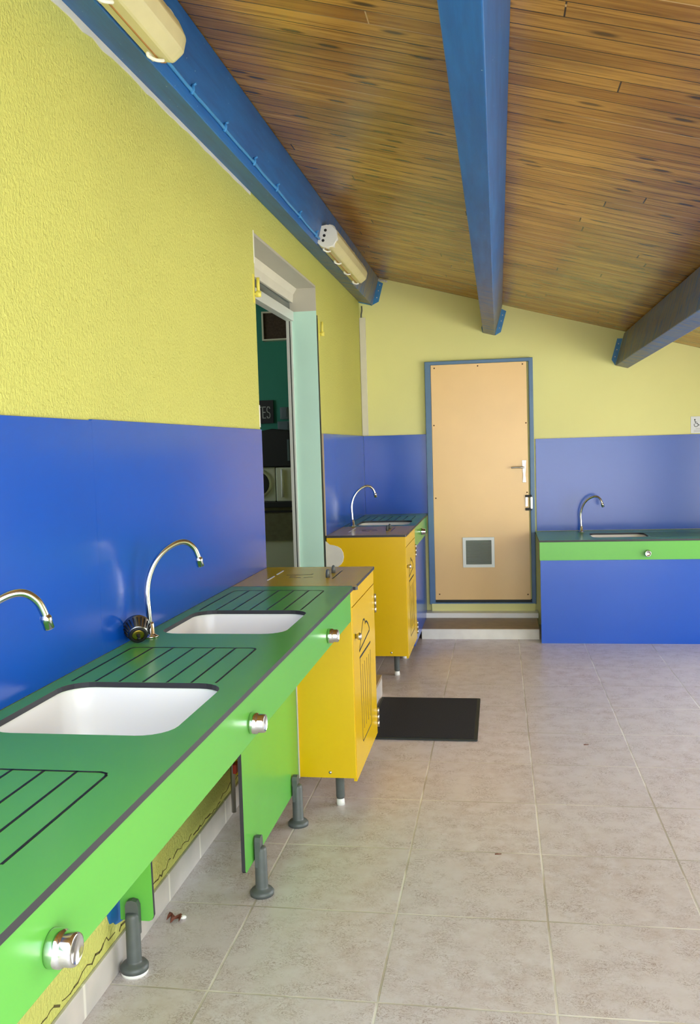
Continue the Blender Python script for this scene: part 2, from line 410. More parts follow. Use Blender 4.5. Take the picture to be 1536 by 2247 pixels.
def hanger(parent, br, side, h=0.21, wd=0.042):
    """one flange of a steel joist hanger screwed to the back wall beside the beam"""
    c = Vector(br)
    out = RTV*(wd*side)
    p = [c, c + out + UPV*0.04, c + out + UPV*h, c + UPV*(h+0.01)]
    b_ = MB().plate([tuple(q) for q in p], [], 'y', YB-0.006, YB-0.0005)
    for k in (0.07, 0.13, 0.18):
        q = c + out*0.5 + UPV*k; b_.lathe([(0.005, 0), (0.004, 0.003), (0, 0.004)], (q.x, YB-0.006, q.y), (0,-1,0), 8, 1)
    b_.build('hanger_bracket', ['bracket', 'offwhite'], parent, label='blue steel joist hanger flange')
hanger(b1, (0.119, 2.806), 1, 0.20, 0.048)
hanger(b2, Vector((1.066, 2.520))+RTV*0.104, 1, 0.22); hanger(b2, (1.064, 2.520), -1, 0.16, 0.022)
hanger(b3, (2.158, 2.196), -1, 0.22)
MB().plate([(0.002, 2.836), (0.118, 2.8045), (0.117, 2.800), (0.002, 2.831)], [], 'y', YB-0.04, YB-0.001).build('hanger_bracket', 'bracket', b1)

# plaster joint under the first rafter, mortar scraps at the corner
pts = []; n = 46
for i in range(n+1):
    y = 1.2 + (4.45-1.2)*i/n; t = 0.030*(1 - 0.55*i/n)*(0.75+0.5*random.random()); pts.append((y, 2.837-t))
struct(MB().plate([(1.2, 2.837)] + pts + [(4.45, 2.837)], [], 'x', 0.0003, 0.004).build('trim_1', 'offwhite'))
mb = MB()
for i in range(7):
    x = 0.15+0.016*i; mb.lathe([(0, -0.012), (0.013, -0.006), (0.015, 0.002), (0, 0.012)], (x, YB-0.008, CEI(x)-0.012-0.006*random.random()), (0.2,-0.3,1), 7)
struct(mb.build('trim_2', 'offwhite'))

# skirting
struct(MB().box(0.0003, 0.011, -2.9, 4.52, 0, 0.098).build('baseboard_left', 'skirting', bevel=0.002))
mb = MB()
yy = 1.2
while yy < 4.3:
    nseg = random.randint(6, 16); base_z = 0.112 + 0.025*random.random(); seg = []
    for k in range(nseg):
        seg.append((yy, max(0.101, base_z + 0.016*(random.random()-0.5)))); yy += 0.012 + 0.022*random.random(); base_z += 0.010*(random.random()-0.5)
    for a, b in zip(seg, seg[1:]): mb.stroke([a, b], 0.002 + 0.005*random.random()**2, lambda y, z, h: (h+0.0004, y, z))
    yy += 0.0
struct(mb.build('trim_3', 'crack'))
struct(MB().box(0.52, 1.49, YB-0.15, YB, 0.083, 0.127).build('baseboard_back', 'white', bevel=0.003))
# tiled step below the back door
mb = MB(); mb.box(0.535, 1.476, 7.39, 7.87, 0, 0.083, 0); 
o = mb.build('door_step', 'tread'); 
tag(o, 'low brown tiled step with a white riser below the back door', 'step', None, 'structure')
MB().box(0.535, 1.476, 7.378, 7.3895, 0, 0.080).build('riser', 'offwhite', o, label='white painted riser')
o = MB().box(0.58, 1.47, YB-0.05, YB, 0.127, 0.19).build('trim_4', 'yellow_back'); struct(o)
# tiled step in front of the left doorway
o = MB().box(0.012, 0.42, 4.52, 5.70, 0, 0.125).build('door_step', ['tread'])
tag(o, 'tiled step in front of the left doorway, between the yellow cabinets', 'step', None, 'structure')
MB().box(0.012, 0.4205, 4.5195, 5.7005, 0, 0.105).build('riser', 'skirting', o, label='pale tiled riser')

# back door
d = thing('door_1', 'pale wooden back door with a vent grille in a blue frame', 'door', (1.02, YB, 0.19), None, 'structure')
mb = MB().plate([(0.562, 0.185), (1.478, 0.185), (1.478, 2.292), (0.562, 2.292)], [[(0.612, 0.20), (0.612, 2.262), (1.442, 2.262), (1.442, 0.20)]], 'y', YB-0.045, YB)
mb.build('door_frame', 'frameblue', d, bevel=0.004)
MB().plate([(0.612, 0.222), (1.432, 0.222), (1.424, 2.262), (0.614, 2.262)], [], 'y', YB-0.036, YB-0.002).build('leaf', 'doorwood', d, bevel=0.003)
MB().box(0.612, 1.442, YB-0.02, YB-0.001, 0.20, 0.222).build('threshold_shade', 'seal', d)  # shadow below the leaf, painted as a dark strip
hd = MB().plate([(1.378, 1.235), (1.408, 1.235), (1.402, 1.30), (1.410, 1.425), (1.376, 1.425), (1.384, 1.30)], [], 'y', YB-0.043, YB-0.0362).build('handle_plate', 'steel', d, bevel=0.002)
mb = MB().tube([(1.393, YB-0.040, 1.365), (1.393, YB-0.085, 1.365)], 0.010, 10).tube(smooth_path([(1.393, YB-0.085, 1.365), (1.37, YB-0.09, 1.365), (1.33, YB-0.085, 1.366), (1.285, YB-0.08, 1.364)]), 0.008, 10)
mb.build('lever', 'steel', hd)
mb = MB().box(1.398, 1.452, YB-0.052, YB-0.0455, 0.995, 1.018, 0).box(1.399, 1.418, YB-0.046, YB-0.0362, 1.03, 1.12, 1).box(1.442, 1.458, YB-0.055, YB-0.0455, 1.01, 1.11, 1).box(1.398, 1.452, YB-0.052, YB-0.0455, 1.108, 1.128, 0)
mb.build('hasp', ['dark', 'steel'], d, bevel=0.001)
vf = MB().plate(rrect(0.858, 1.130, 0.508, 0.770, 0.004, 2), [rrect(0.885, 1.104, 0.534, 0.744, 0.003, 2)], 'y', YB-0.050, YB-0.0362).build('vent_frame', 'aluminium', d, bevel=0.002, label='pale metal vent frame')
mb = MB().box(0.885, 1.104, YB-0.0385, YB-0.0365, 0.534, 0.744)
for i in range(17):
    z = 0.540 + i*0.0121; mb.plate([(YB-0.048, z), (YB-0.040, z+0.008), (YB-0.039, z+0.008), (YB-0.047, z)], [], 'x', 0.886, 1.103)
mb.build('louvres', 'mesh', vf)
for x, z in ((0.645, 2.235), (1.016, 2.240), (1.392, 2.240), (0.632, 1.745), (1.414, 1.742), (0.634, 1.115), (1.414, 1.150), (0.648, 0.272), (1.408, 0.268)):
    MB().lathe([(0.0065, 0), (0.005, 0.003), (0, 0.0035)], (x, YB-0.036, z), (0,-1,0), 8).build('screw', 'rivet', d)

# doorway in the left wall: roller shutter box, sliding door frame, mint reveal
d2 = thing('door_2', 'open doorway in the yellow wall with a grey shutter box and mint green reveal', 'doorway', (-0.1, 5.27, 0.12), None, 'structure')
MB().box(-0.199, -0.001, DY0+0.001, DY1-0.001, 2.640, 2.654).build('soffit', 'shutter', d2)
mb = MB().plate([(-0.125, 2.639), (-0.150, 2.600), (-0.155, 2.548), (-0.175, 2.548), (-0.170, 2.639)], [], 'y', DY0+0.002, DY1-0.016)
mb.build('shutter_box', 'conduit', d2, bevel=0.003)
MB().box(-0.185, -0.175, DY0+0.002, DY1-0.03, 2.488, 2.548).build('transom_glass', 'glassdark', d2)
MB().box(-0.199, -0.150, DY0+0.002, DY1-0.03, 2.425, 2.488).build('top_rail', 'aluminium', d2, bevel=0.002)
MB().box(-0.199, -0.001, DY1-0.014, DY1-0.001, 2.488, 2.640).build('reveal_head', 'shutter', d2)
MB().box(-0.199, -0.001, DY1-0.016, DY1-0.001, DZ0, 2.488).build('reveal', 'mint', d2, label='mint green side of the opening')
mb = MB().box(-0.199, -0.180, DY1-0.050, DY1-0.0165, DZ0, 2.425, 0).box(-0.1795, -0.174, DY1-0.045, DY1-0.0165, DZ0, 2.425, 1).box(-0.1735, -0.164, DY1-0.042, DY1-0.0165, DZ0, 2.425, 0)
mb.build('door_jamb', ['aluminium', 'seal'], d2)
mb = MB().plate([(0.0005, 0.45), (0.012, 0.45), (0.0085, 1.35), (0.004, 2.46), (0.0005, 2.46)], [], 'y', DY1-0.004, DY1+0.010)
mb.build('seal_strip', 'seal', d2)
MB().box(0.0005, 0.003, DY0-0.010, DY0+0.002, 2.50, 2.66).box(0.0005, 0.003, DY0-0.010, DY0+0.002, 1.69, 1.80).build('guide_strip', 'white', d2)
for y, nm, lb in ((DY0-0.035, 'shutter_stop', 'small yellow painted shutter stop at the near top corner of the doorway'), (DY1+0.06, 'shutter_stop', 'small yellow painted shutter stop on the far side of the doorway')):
    t = thing(nm, lb, 'catch', (0.001, y, 2.37), 'shutter stops beside the doorway')
    MB().box(0.0005, 0.006, y-0.010, y+0.010, 2.30, 2.44).build('plate', 'ywpaint', t)
    MB().tube([(0.022, y+0.012, 2.355), (0.022, y+0.012, 2.425)], 0.008, 10).lathe([(0, 0), (0.014, 0.001), (0.015, 0.028), (0, 0.030)], (0.022, y+0.012, 2.33), (0,0,1), 12).tube([(0.004, y, 2.345), (0.022, y+0.012, 2.345)], 0.006, 8).build('peg', 'ywpaint', t)

# room seen through the doorway
struct(MB().box(-3.2, -0.2, 3.0, 9.4, 0.0, 0.12).build('floor_inner', 'tread'))
struct(MB().box(-3.2, -0.2, 9.2, 9.4, 0.12, 3.15).build('wall_inner', 'teal'))
struct(MB().plate([(2.8, 0.12), (9.4, 0.12), (9.4, 3.15), (2.8, 3.15)], [[(6.6, 1.7), (6.6, 2.7), (8.2, 2.7), (8.2, 1.7)]], 'x', -3.4, -3.2).build('wall_inner_side', 'teal'))  # unseen opening added in this wall to let daylight into the dim room
struct(MB().box(-3.2, -0.2, 2.8, 3.0, 0.12, 3.15).build('wall_inner_near', 'teal'))
struct(MB().box(-3.4, -0.2, 2.8, 9.4, 3.15, 3.25).build('ceiling_inner', 'dark'))
t = thing('bench', 'dark worktop over an olive cupboard inside the room behind the doorway', 'counter', (-1.0, 8.8, 0.12))
MB().box(-1.9, -0.25, 8.36, 9.19, 1.035, 1.085).build('top', 'dark', t, bevel=0.004)
MB().box(-1.9, -0.25, 8.40, 9.19, 0.72, 1.035).build('cupboard', 'cupboard', t)
MB().box(-1.9, -0.25, 8.42, 9.19, 0.12, 0.72).build('plinth', 'appliance', t)
MB().box(-1.9, -0.25, 8.392, 8.40, 0.985, 1.005).build('groove', 'dark', t)
t = thing('laundry_machine', 'white machine with a round dark door on the dark bench inside', 'appliance', (-1.05, 8.7, 1.085))
MB().box(-1.32, -0.915, 8.45, 9.0, 1.086, 1.415).build('body', 'appliance', t, bevel=0.01)
MB().lathe([(0.0, 0.0), (0.135, 0.0), (0.14, 0.012), (0.115, 0.03), (0.06, 0.022), (0, 0.02)], (-1.08, 8.449, 1.26), (0,-1,0), 24, mats=[0,1,1,0,0]).build('porthole', ['dark', 'appliance'], t)
t = thing('storage_box', 'tall white box with a bright handle bar beside the round door machine inside', 'box', (-0.75, 8.7, 1.085))
MB().box(-0.90, -0.60, 8.42, 9.0, 1.086, 1.41).build('body', 'appliance', t, bevel=0.01)
MB().tube([(-0.835, 8.405, 1.13), (-0.835, 8.405, 1.39)], 0.012, 8).build('handle_bar', 'white', t)
t = thing('black_cabinet', 'large black box with a pale edge on top of the white appliances inside', 'box', (-0.9, 8.7, 1.416))
mb = MB().plate([(-1.10, 1.417), (-0.62, 1.417), (-0.62, 1.735), (-0.92, 1.775), (-1.10, 1.745)], [], 'y', 8.41, 8.98); mb.build('body', 'dark', t, bevel=0.01)
MB().box(-0.775, -0.755, 8.395, 8.41, 1.47, 1.67).build('edge_strip', 'grey_item', t)
o = MB().box(-1.55, -1.09, 9.175, 9.199, 1.85, 2.085).build('sign_board', 'dark'); tag(o, 'black sign with grey capital letters on the teal wall inside', 'sign')
LH = 0.112
def letter(mb, ch, x, z, wd):
    P = {'T': [[(0, 1), (1, 1)], [(.5, 1), (.5, 0)]], 'E': [[(1, 1), (0, 1), (0, 0), (1, 0)], [(0, .52), (.85, .52)]], 'I': [[(.5, 1), (.5, 0)]],
         'S': [[(1, .86), (.8, 1), (.25, 1), (0, .85), (0, .65), (.2, .54), (.8, .46), (1, .34), (1, .14), (.75, 0), (.2, 0), (0, .14)]]}[ch]
    for l in P: mb.stroke([(x+u*wd, z+v*LH) for u, v in l], 0.009, lambda a, b, h: (a, 9.1745-h, b))
mb = MB()
for ch, x in (('I', -1.288), ('T', -1.245), ('E', -1.200), ('S', -1.155)): letter(mb, ch, x, 1.905, 0.030)
mb.build('lettering', 'letters', o)
for z0, z1, x0, x1, lb in ((1.885, 2.005, -1.00, -0.92, 'small grey dispenser on the teal wall inside, the upper of two'), (1.745, 1.862, -1.03, -0.91, 'wider grey dispenser on the teal wall inside, under the small one')):
    o = MB().box(x0, x1, 9.10, 9.199, z0, z1).box(x0+0.012, x1-0.012, 9.095, 9.10, z0+0.02, z1-0.012).build('wall_dispenser', 'grey_item', bevel=0.006)
    tag(o, lb, 'dispenser', 'dispensers in the dark room')
t = thing('loudspeaker', 'framed brown loudspeaker high on the teal wall inside the doorway', 'loudspeaker', (-1.0, 9.19, 2.68))
MB().plate([(-1.16, 2.68), (-0.80, 2.68), (-0.80, 2.97), (-1.16, 2.97)], [[(-1.145, 2.695), (-1.145, 2.955), (-0.815, 2.955), (-0.815, 2.695)]], 'y', 9.10, 9.199).build('frame', 'appliance', t)
MB().box(-1.145, -0.815, 9.12, 9.198, 2.695, 2.955).build('grille', 'speaker', t)

# blue panels on the walls
def panel(x0, x1, y0, y1, z0, z1, label):
    o = MB().box(x0, x1, y0, y1, z0, z1).build('wall_panel', 'blue'); tag(o, label, 'panel', 'blue wall panels behind the sinks'); return o
panel(0.001, 0.0105, 0.2, 2.5268, 0.981, 1.675, 'blue splashback panel on the left wall behind the nearest tap')
panel(0.001, 0.0105, 2.5272, 4.474, 0.981, 1.678, 'blue splashback panel on the left wall between the second tap and the doorway')
p3 = panel(0.001, 0.0105, 6.105, YB-0.013, 0.981, 1.675, 'blue splashback panel on the left wall beyond the doorway, in the corner')
MB().box(0.001, 0.013, 6.098, 6.105, 0.981, 1.675).build('edge_trim', 'tan', p3, label='tan edge strip')
panel(0.0115, 0.578, YB-0.012, YB-0.001, 0.981, 1.672, 'blue splashback panel between the corner and the pale wooden door')
panel(1.493, 3.60, YB-0.012, YB-0.001, 0.815, 1.603, 'wide blue splashback panel behind the low green counter')

# white trunking in the corner
t = thing('cable_trunking', 'white vertical cable trunking in the back corner above the blue panels', 'trunking', (0.025, YB, 1.675))
MB().box(0.002, 0.056, YB-0.022, YB-0.001, 1.676, 2.70).build('cover', 'conduit', t, bevel=0.003)
MB().tube(smooth_path([(0.02, YB-0.012, 2.70), (0.022, YB-0.02, 2.73), (0.028, YB-0.02, 2.76), (0.026, YB-0.012, 2.80)]), 0.006, 8).build('cable_end', 'foot', t)

# ------------------------------------------------------------------ sink counters
def leg_post(parent, x, y, h, clip_h, white=False, clip_n=(1, 0), name='leg'):
    mb = MB(); z = 0.0
    if white: mb.lathe([(0, 0.0005), (0.040, 0.0005), (0.041, 0.010), (0.036, 0.013), (0, 0.013)], (x, y, 0), m=1); z = 0.012
    mb.lathe([(0, z), (0.042, z+0.0005), (0.043, z+0.012), (0.037, z+0.020), (0.024, z+0.024), (0.0225, z+0.03), (0.0215, h-0.012), (0.019, h-0.003), (0.012, h), (0, h)], (x, y, 0), m=0)
    # the clip that grips the panel edge
    nx, ny = clip_n; tx, ty = -ny, nx
    prof = [(-0.021, h-0.07), (0.021, h-0.07), (0.021, clip_h-0.018), (0.015, clip_h-0.004), (0.0, clip_h), (-0.015, clip_h-0.004), (-0.021, clip_h-0.018)]
    loops = [[(x + tx*a - nx*o, y + ty*a - ny*o, zz) for a, zz in prof] for o in (0.016, -0.004)]
    mb.loft(loops, 0, False, True, True)
    return mb.build(name, ['foot', 'white'], parent)
def plain_leg(parent, x, y, top, name='leg'):
    MB().lathe([(0, 0.030), (0.0175, 0.030), (0.019, 0.04), (0.0195, top-0.02), (0.024, top-0.012), (0.024, top), (0, top)], (x, y, 0), m=0).lathe([(0, 0.0005), (0.019, 0.0005), (0.0175, 0.020), (0.0165, 0.0305), (0, 0.0305)], (x, y, 0), m=1).build(name, ['foot', 'white'], parent)
def basin_mesh(x0, x1, y0, y1, ztop, parent, depth=0.155):
    L = []
    for ins, dz, r in ((-0.004, 0.0, 0.07), (0.0, -0.010, 0.07), (0.004, -0.08, 0.068), (0.010, -depth+0.03, 0.065), (0.022, -depth+0.010, 0.055), (0.045, -depth, 0.045)):
        L.append([(u, v, ztop+dz) for u, v in rrect(x0+ins, x1-ins, y0+ins, y1-ins, max(0.01, r-max(0, ins)*0.3), 7)])
    cx, cy = (x0+x1)/2, (y0+y1)/2
    L.append([(cx + (u-cx)*0.18, cy + (v-cy)*0.18, ztop-depth-0.004) for u, v, _ in L[-1]])
    mb = MB().loft(L, 0, True, False, True)
    # outer shell so that the bowl has thickness
    O = [[(u, v, ztop) for u, v in rrect(x0-0.018, x1+0.018, y0-0.018, y1+0.018, 0.08, 7)], [(u, v, ztop-depth-0.02) for u, v in rrect(x0+0.01, x1-0.01, y0+0.01, y1-0.01, 0.06, 7)]]
    mb.loft(O, 0, True, False, True)
    bs = mb.build('basin', 'sink', parent)
    MB().lathe([(0, 0.001), (0.030, 0.001), (0.036, 0.004), (0.040, 0.001)], (cx, cy, ztop-depth-0.004), (0,0,1), 20).build('drain', 'steel', bs)
    return bs
def push_button(parent, o, axis):
    MB().lathe([(0.0, 0), (0.0265, 0), (0.0270, 0.004), (0.0268, 0.017), (0.0255, 0.0195), (0.0240, 0.0205), (0.0236, 0.022), (0.0236, 0.034), (0.0222, 0.038), (0.0195, 0.039), (0.0185, 0.0375), (0, 0.0370)], o, axis, 28).build('push_button', 'chrome', parent, label='round chrome push button')
def drainer(mb, x0, x1, ya, yb, z, swap=False):
    """routed draining board: outline at the far end, grooves running to the bowl"""
    fn = (lambda u, v, h: (u, v, z+h)) if not swap else (lambda u, v, h: (v, u, z+h))
    r = 0.018; n = 7; arcs = []
    path = [(x0, ya), (x0, yb-r), (x0+r*0.3, yb-r*0.3), (x0+r, yb), (x1-r, yb), (x1-r*0.3, yb-r*0.3), (x1, yb-r), (x1, ya)]
    mb.stroke(path, 0.0052, fn, 2)
    for i in range(1, n-1):
        x = x0 + (x1-x0)*i/(n-1); mb.stroke([(x, ya), (x, yb)], 0.0052, fn, 2)

# --- long green counter along the left wall
ZT = 0.980
c1 = thing('sink_counter', 'long green sink counter with black edge along the left wall, nearest the camera', 'counter', (0.28, 2.05, 0.0))
mb = MB()
holes = [rrect(0.055, 0.482, 1.795, 2.225, 0.072), rrect(0.055, 0.482, 2.845, 3.272, 0.072)]
mb.plate([(0.012, 0.25), (0.556, 0.25), (0.556, 3.852), (0.012, 3.852)], holes, 'z', 0.966, ZT, 0, 1)
drainer(mb, 0.058, 0.452, 1.20, 1.578, ZT)
drainer(mb, 0.058, 0.452, 2.232, 2.636, ZT)
drainer(mb, 0.058, 0.448, 3.279, 3.738, ZT)
mb.build('worktop', ['green', 'core', 'groove'], c1)
ap = MB().box(0.537, 0.550, 0.25, 3.782, 0.839, 0.9655).build('apron', 'green', c1, bevel=0.0015)
for y in (1.149, 2.196, 3.262): push_button(ap, (0.550, y, 0.887), (1,0,0))
basin_mesh(0.055, 0.482, 1.795, 2.225, 0.9655, c1); basin_mesh(0.055, 0.482, 2.845, 3.272, 0.9655, c1)
mb = MB().plate([(2.935, 0.138), (2.942, 0.129), (2.952, 0.126), (3.765, 0.126), (3.780, 0.132), (3.786, 0.146), (3.786, 0.790), (2.935, 0.790)], [], 'x', 0.287, 0.300, 0, 1)
mb.build('modesty_panel', ['green', 'core'], c1)
leg_post(c1, 0.322, 3.055, 0.175, 0.215); leg_post(c1, 0.322, 3.655, 0.175, 0.215)
sp = [(0.014, 0.155), (0.105, 0.155), (0.116, 0.160), (0.121, 0.172), (0.1195, 0.25), (0.1185, 0.34), (0.122, 0.42), (0.14, 0.52), (0.18, 0.63), (0.26, 0.75), (0.40, 0.84), (0.50, 0.875), (0.50, 0.965), (0.014, 0.965)]
MB().plate(sp, [], 'y', 2.552, 2.565, 0, 1).build('support_panel', ['green', 'core'], c1)
leg_post(c1, 0.060, 2.534, 0.19, 0.228, True, (0, -1))
MB().box(0.3005, 0.3035, 3.788, 3.799, 0.15, 0.838).build('joint_strip', 'offwhite', c1, label='narrow white joint strip')

# --- yellow waste cabinets, one at each end of the doorway
DROP = [(3.978, 0.668), (4.000, 0.690), (4.060, 0.745), (4.088, 0.772), (4.111, 0.784), (4.140, 0.782), (4.162, 0.769), (4.169, 0.757), (4.188, 0.762), (4.215, 0.758), (4.263, 0.736), (4.300, 0.708), (4.297, 0.698), (3.978, 0.668)]
def bin_cabinet(y0, label, near):
    dy = y0 - 3.80; ye = y0 + 0.69
    t = thing('waste_cabinet', label, 'cabinet', (0.28, y0+0.345, 0.0))
    f = lambda y, z, h: (0.552+h, y+dy, z)
    mb = MB().plate([(0.012, y0+0.056), (0.545, y0+0.056), (0.552, y0+0.032), (0.566, y0+0.030), (0.574, y0+0.040), (0.572, y0+0.058), (0.560, y0+0.09), (0.558, ye), (0.012, ye)], [], 'z', 0.966, 0.9803, 0, 1) if near else \
         MB().plate([(0.012, y0-0.002), (0.550, y0-0.002), (0.556, y0+0.004), (0.556, ye-0.001), (0.012, ye-0.001)], [], 'z', 0.966, 0.9803, 0, 1)
    fn = lambda x, y, h: (x, y+dy, 0.9803+h)
    mb.stroke([(0.422, 4.074), (0.421, 4.342)], 0.005, fn, 2)
    for a in ([(0.179, 4.200), (0.297, 4.214), (0.299, 4.234)], [(0.212, 4.115), (0.264, 4.115)], [(0.280, 4.115), (0.318, 4.128)], [(0.205, 4.160), (0.232, 4.160)]): mb.stroke(a, 0.003, fn, 2)
    lid = mb.build('lid', ['yellow', 'core', 'groove'], t)
    mb = MB().box(0.1255, 0.1315, 4.034+dy, 4.160+dy, 0.9800, 0.9825).box(0.1245, 0.1305, 4.215+dy, 4.347+dy, 0.9800, 0.9825); mb.build('hinge', 'white', lid, label='pale hinge leaf')
    for y in (4.118, 4.268):
        x = 0.392
        MB().loft([[(x + 0.009*math.cos(a)*k, y+dy + 0.016*math.sin(a)*k, 0.9805+z) for a in [2*PI*i/14 for i in range(14)]] for k, z in ((1, 0), (1, 0.020), (0.8, 0.032), (0.3, 0.037))], 0, True, True, True).build('peg', 'foot', lid, label='grey rounded peg')
    MB().box(0.012, 0.550, y0, y0+0.012, 0.152, 0.9655).build('side_panel', 'yellow', t, bevel=0.001)
    sc = MB().lathe([(0.007, 0), (0.006, 0.003), (0, 0.004)], (0.437, y0, 0.176), (0,-1,0), 10).build('screw', 'steel', t)
    MB().box(0.012, 0.5365, ye-0.013, ye-0.001, 0.152, 0.9655).build('side_panel', 'yellow', t, bevel=0.001)
    MB().box(0.012, 0.536, y0+0.0125, ye-0.0135, 0.152, 0.164).build('bottom', 'yellow', t)
    MB().box(0.538, 0.552, y0+0.0135, ye-0.001, 0.896, 0.9655).build('fascia', 'yellow', t, bevel=0.001)
    mb = MB().box(0.538, 0.552, y0+0.0135, ye-0.001, 0.135, 0.892)
    mb.stroke(DROP, 0.008, f, 1)
    mb.stroke([(3.983, 0.637), (4.313, 0.637)], 0.010, f, 1)
    mb.stroke([(3.990, 0.628), (4.010, 0.255), (4.022, 0.246), (4.275, 0.246), (4.287, 0.255), (4.308, 0.600)], 0.005, f, 1)
    for y in (4.055, 4.120, 4.185, 4.250): mb.stroke([(y, 0.590), (y+0.004, 0.297)], 0.0055, f, 1)
    dr = mb.build('door', ['yellow', 'groove'], t)
    MB().lathe([(0, 0), (0.010, 0), (0.010, 0.008), (0.015, 0.013), (0.0165, 0.020), (0.012, 0.027), (0, 0.029)], (0.552, y0+0.073, 0.757), (1,0,0), 18).build('knob', 'steel', dr)
    for za, zb in ((0.748, 0.842), (0.165, 0.262)):
        mb = MB()
        for k in range(3): mb.tube([(0.556, ye+0.004, za+(zb-za)*(k/3)+0.001), (0.556, ye+0.004, za+(zb-za)*((k+1)/3)-0.001)], 0.006, 10)
        mb.build('hinge', 'steel', dr, label='steel hinge barrel')
    for x, y in ((0.462, y0+0.09), (0.462, y0+0.60), (0.10, y0+0.09), (0.10, y0+0.60)): plain_leg(t, x, y, 0.152)
    return t
bin_cabinet(3.80, 'yellow waste cabinet at the far end of the long green counter, before the doorway', True)

# --- sink unit in the far left corner
bin_cabinet(6.10, 'yellow waste cabinet beyond the doorway, joined to the corner sink', False)
c2 = thing('sink_counter', 'green sink counter in the far corner between the yellow cabinet and the pale door', 'counter', (0.28, 7.35, 0.0))
mb = MB().plate([(0.012, 6.79), (0.556, 6.79), (0.556, 7.986), (0.012, 7.986)], [rrect(0.085, 0.495, 6.885, 7.30, 0.072)], 'z', 0.966, ZT, 0, 1)
drainer(mb, 0.085, 0.475, 7.307, 7.76, ZT)
mb.build('worktop', ['green', 'core', 'groove'], c2)
ap = MB().box(0.537, 0.550, 6.79, 7.95, 0.812, 0.9655).build('apron', 'green', c2, bevel=0.0015)
push_button(ap, (0.550, 7.335, 0.885), (1,0,0))
basin_mesh(0.085, 0.495, 6.885, 7.30, 0.9655, c2)
MB().box(0.525, 0.536, 6.79, 7.95, 0.07, 0.9655).build('front_panel', 'blue', c2, bevel=0.0015, label='blue front panel')
plain_leg(c2, 0.46, 6.86, 0.0705+0.02); plain_leg(c2, 0.46, 7.85, 0.0905)
MB().box(0.40, 0.524, 6.80, 7.94, 0.0905, 0.12).build('rail', 'core', c2)

# --- low counter on the back wall
ZR = 0.812
c3 = thing('sink_counter', 'low green counter with blue front below the wide blue panel, right of the door', 'counter', (2.5, 7.6, 0.0))
mb = MB().plate([(1.478, 7.215), (3.60, 7.215), (3.60, 7.986), (1.478, 7.986)], [rrect(1.90, 2.335, 7.405, 7.745, 0.06)], 'z', ZR-0.014, ZR, 0, 1)
drainer(mb, 7.405, 7.745, 2.345, 2.80, ZR, True)
mb.build('worktop', ['green', 'core', 'groove'], c3)
ap = MB().box(1.480, 3.58, 7.222, 7.235, 0.655, ZR-0.0145).build('apron', 'green', c3, bevel=0.0015)
push_button(ap, (2.288, 7.222, 0.705), (0,-1,0))
MB().plate([(1.486, 0.0), (3.57, 0.0), (3.57, ZR-0.0145), (1.486, ZR-0.0145)], [], 'y', 7.2352, 7.2452, 0, 1).build('front_panel', ['blue', 'core'], c3, label='blue front panel down to the floor')
basin_mesh(1.90, 2.335, 7.405, 7.745, ZR-0.0145, c3, 0.12)
MB().box(1.60, 3.5, 7.94, 7.986, ZR-0.06, ZR-0.0145).build('rail', 'core', c3)

# ------------------------------------------------------------------ taps
def make_tap(label):
    t = thing('tap', label, 'tap', (0,0,0), 'chrome swan neck taps')
    prof = [(0,0.03), (-0.003,0.087), (-0.005,0.147), (0.005,0.197), (0.027,0.241), (0.060,0.275), (0.105,0.297), (0.140,0.297), (0.166,0.277), (0.179,0.250), (0.183,0.235)]
    MB().tube(smooth_path([(s, 0, z) for s, z in prof], 5), 0.0092, 14).build('spout', 'chrome', t, True)
    MB().lathe([(0, 0.0003), (0.026, 0.0003), (0.027, 0.004), (0.018, 0.008), (0.0145, 0.012), (0.0135, 0.044), (0.0115, 0.048), (0.0095, 0.050)], (0,0,0)).build('base', 'chrome', t, True)
    d = Vector((0.004, 0, -0.015)).normalized()
    MB().lathe([(0.0095, -0.006), (0.0130, 0.0), (0.0132, 0.008), (0.0118, 0.010), (0.0118, 0.026), (0.0095, 0.028), (0, 0.024)], (0.1828, 0, 0.238), d, 20).build('nozzle', 'chrome', t, True)
    return t
TAPS = [((0.055, 1.74, ZT), math.atan2(.7,.7), 'chrome swan neck tap cut by the photo edge, nearest on the green counter'),
        ((0.055, 2.79, ZT), math.atan2(.7,.7), 'chrome swan neck tap beside the dark strainer on the green counter'),
        ((0.075, 6.85, ZT), math.atan2(.4,.9), 'chrome swan neck tap on the corner counter beyond the doorway'),
        ((1.855, 7.87, ZR), math.atan2(-.45,.9), 'chrome swan neck tap on the low counter right of the door')]
proto = make_tap(TAPS[0][2])
for i, (l, a, lb) in enumerate(TAPS):
    o = proto if i == 0 else copy_tree(proto)
    o.location = l; o.rotation_euler = (0, 0, a); o['label'] = lb

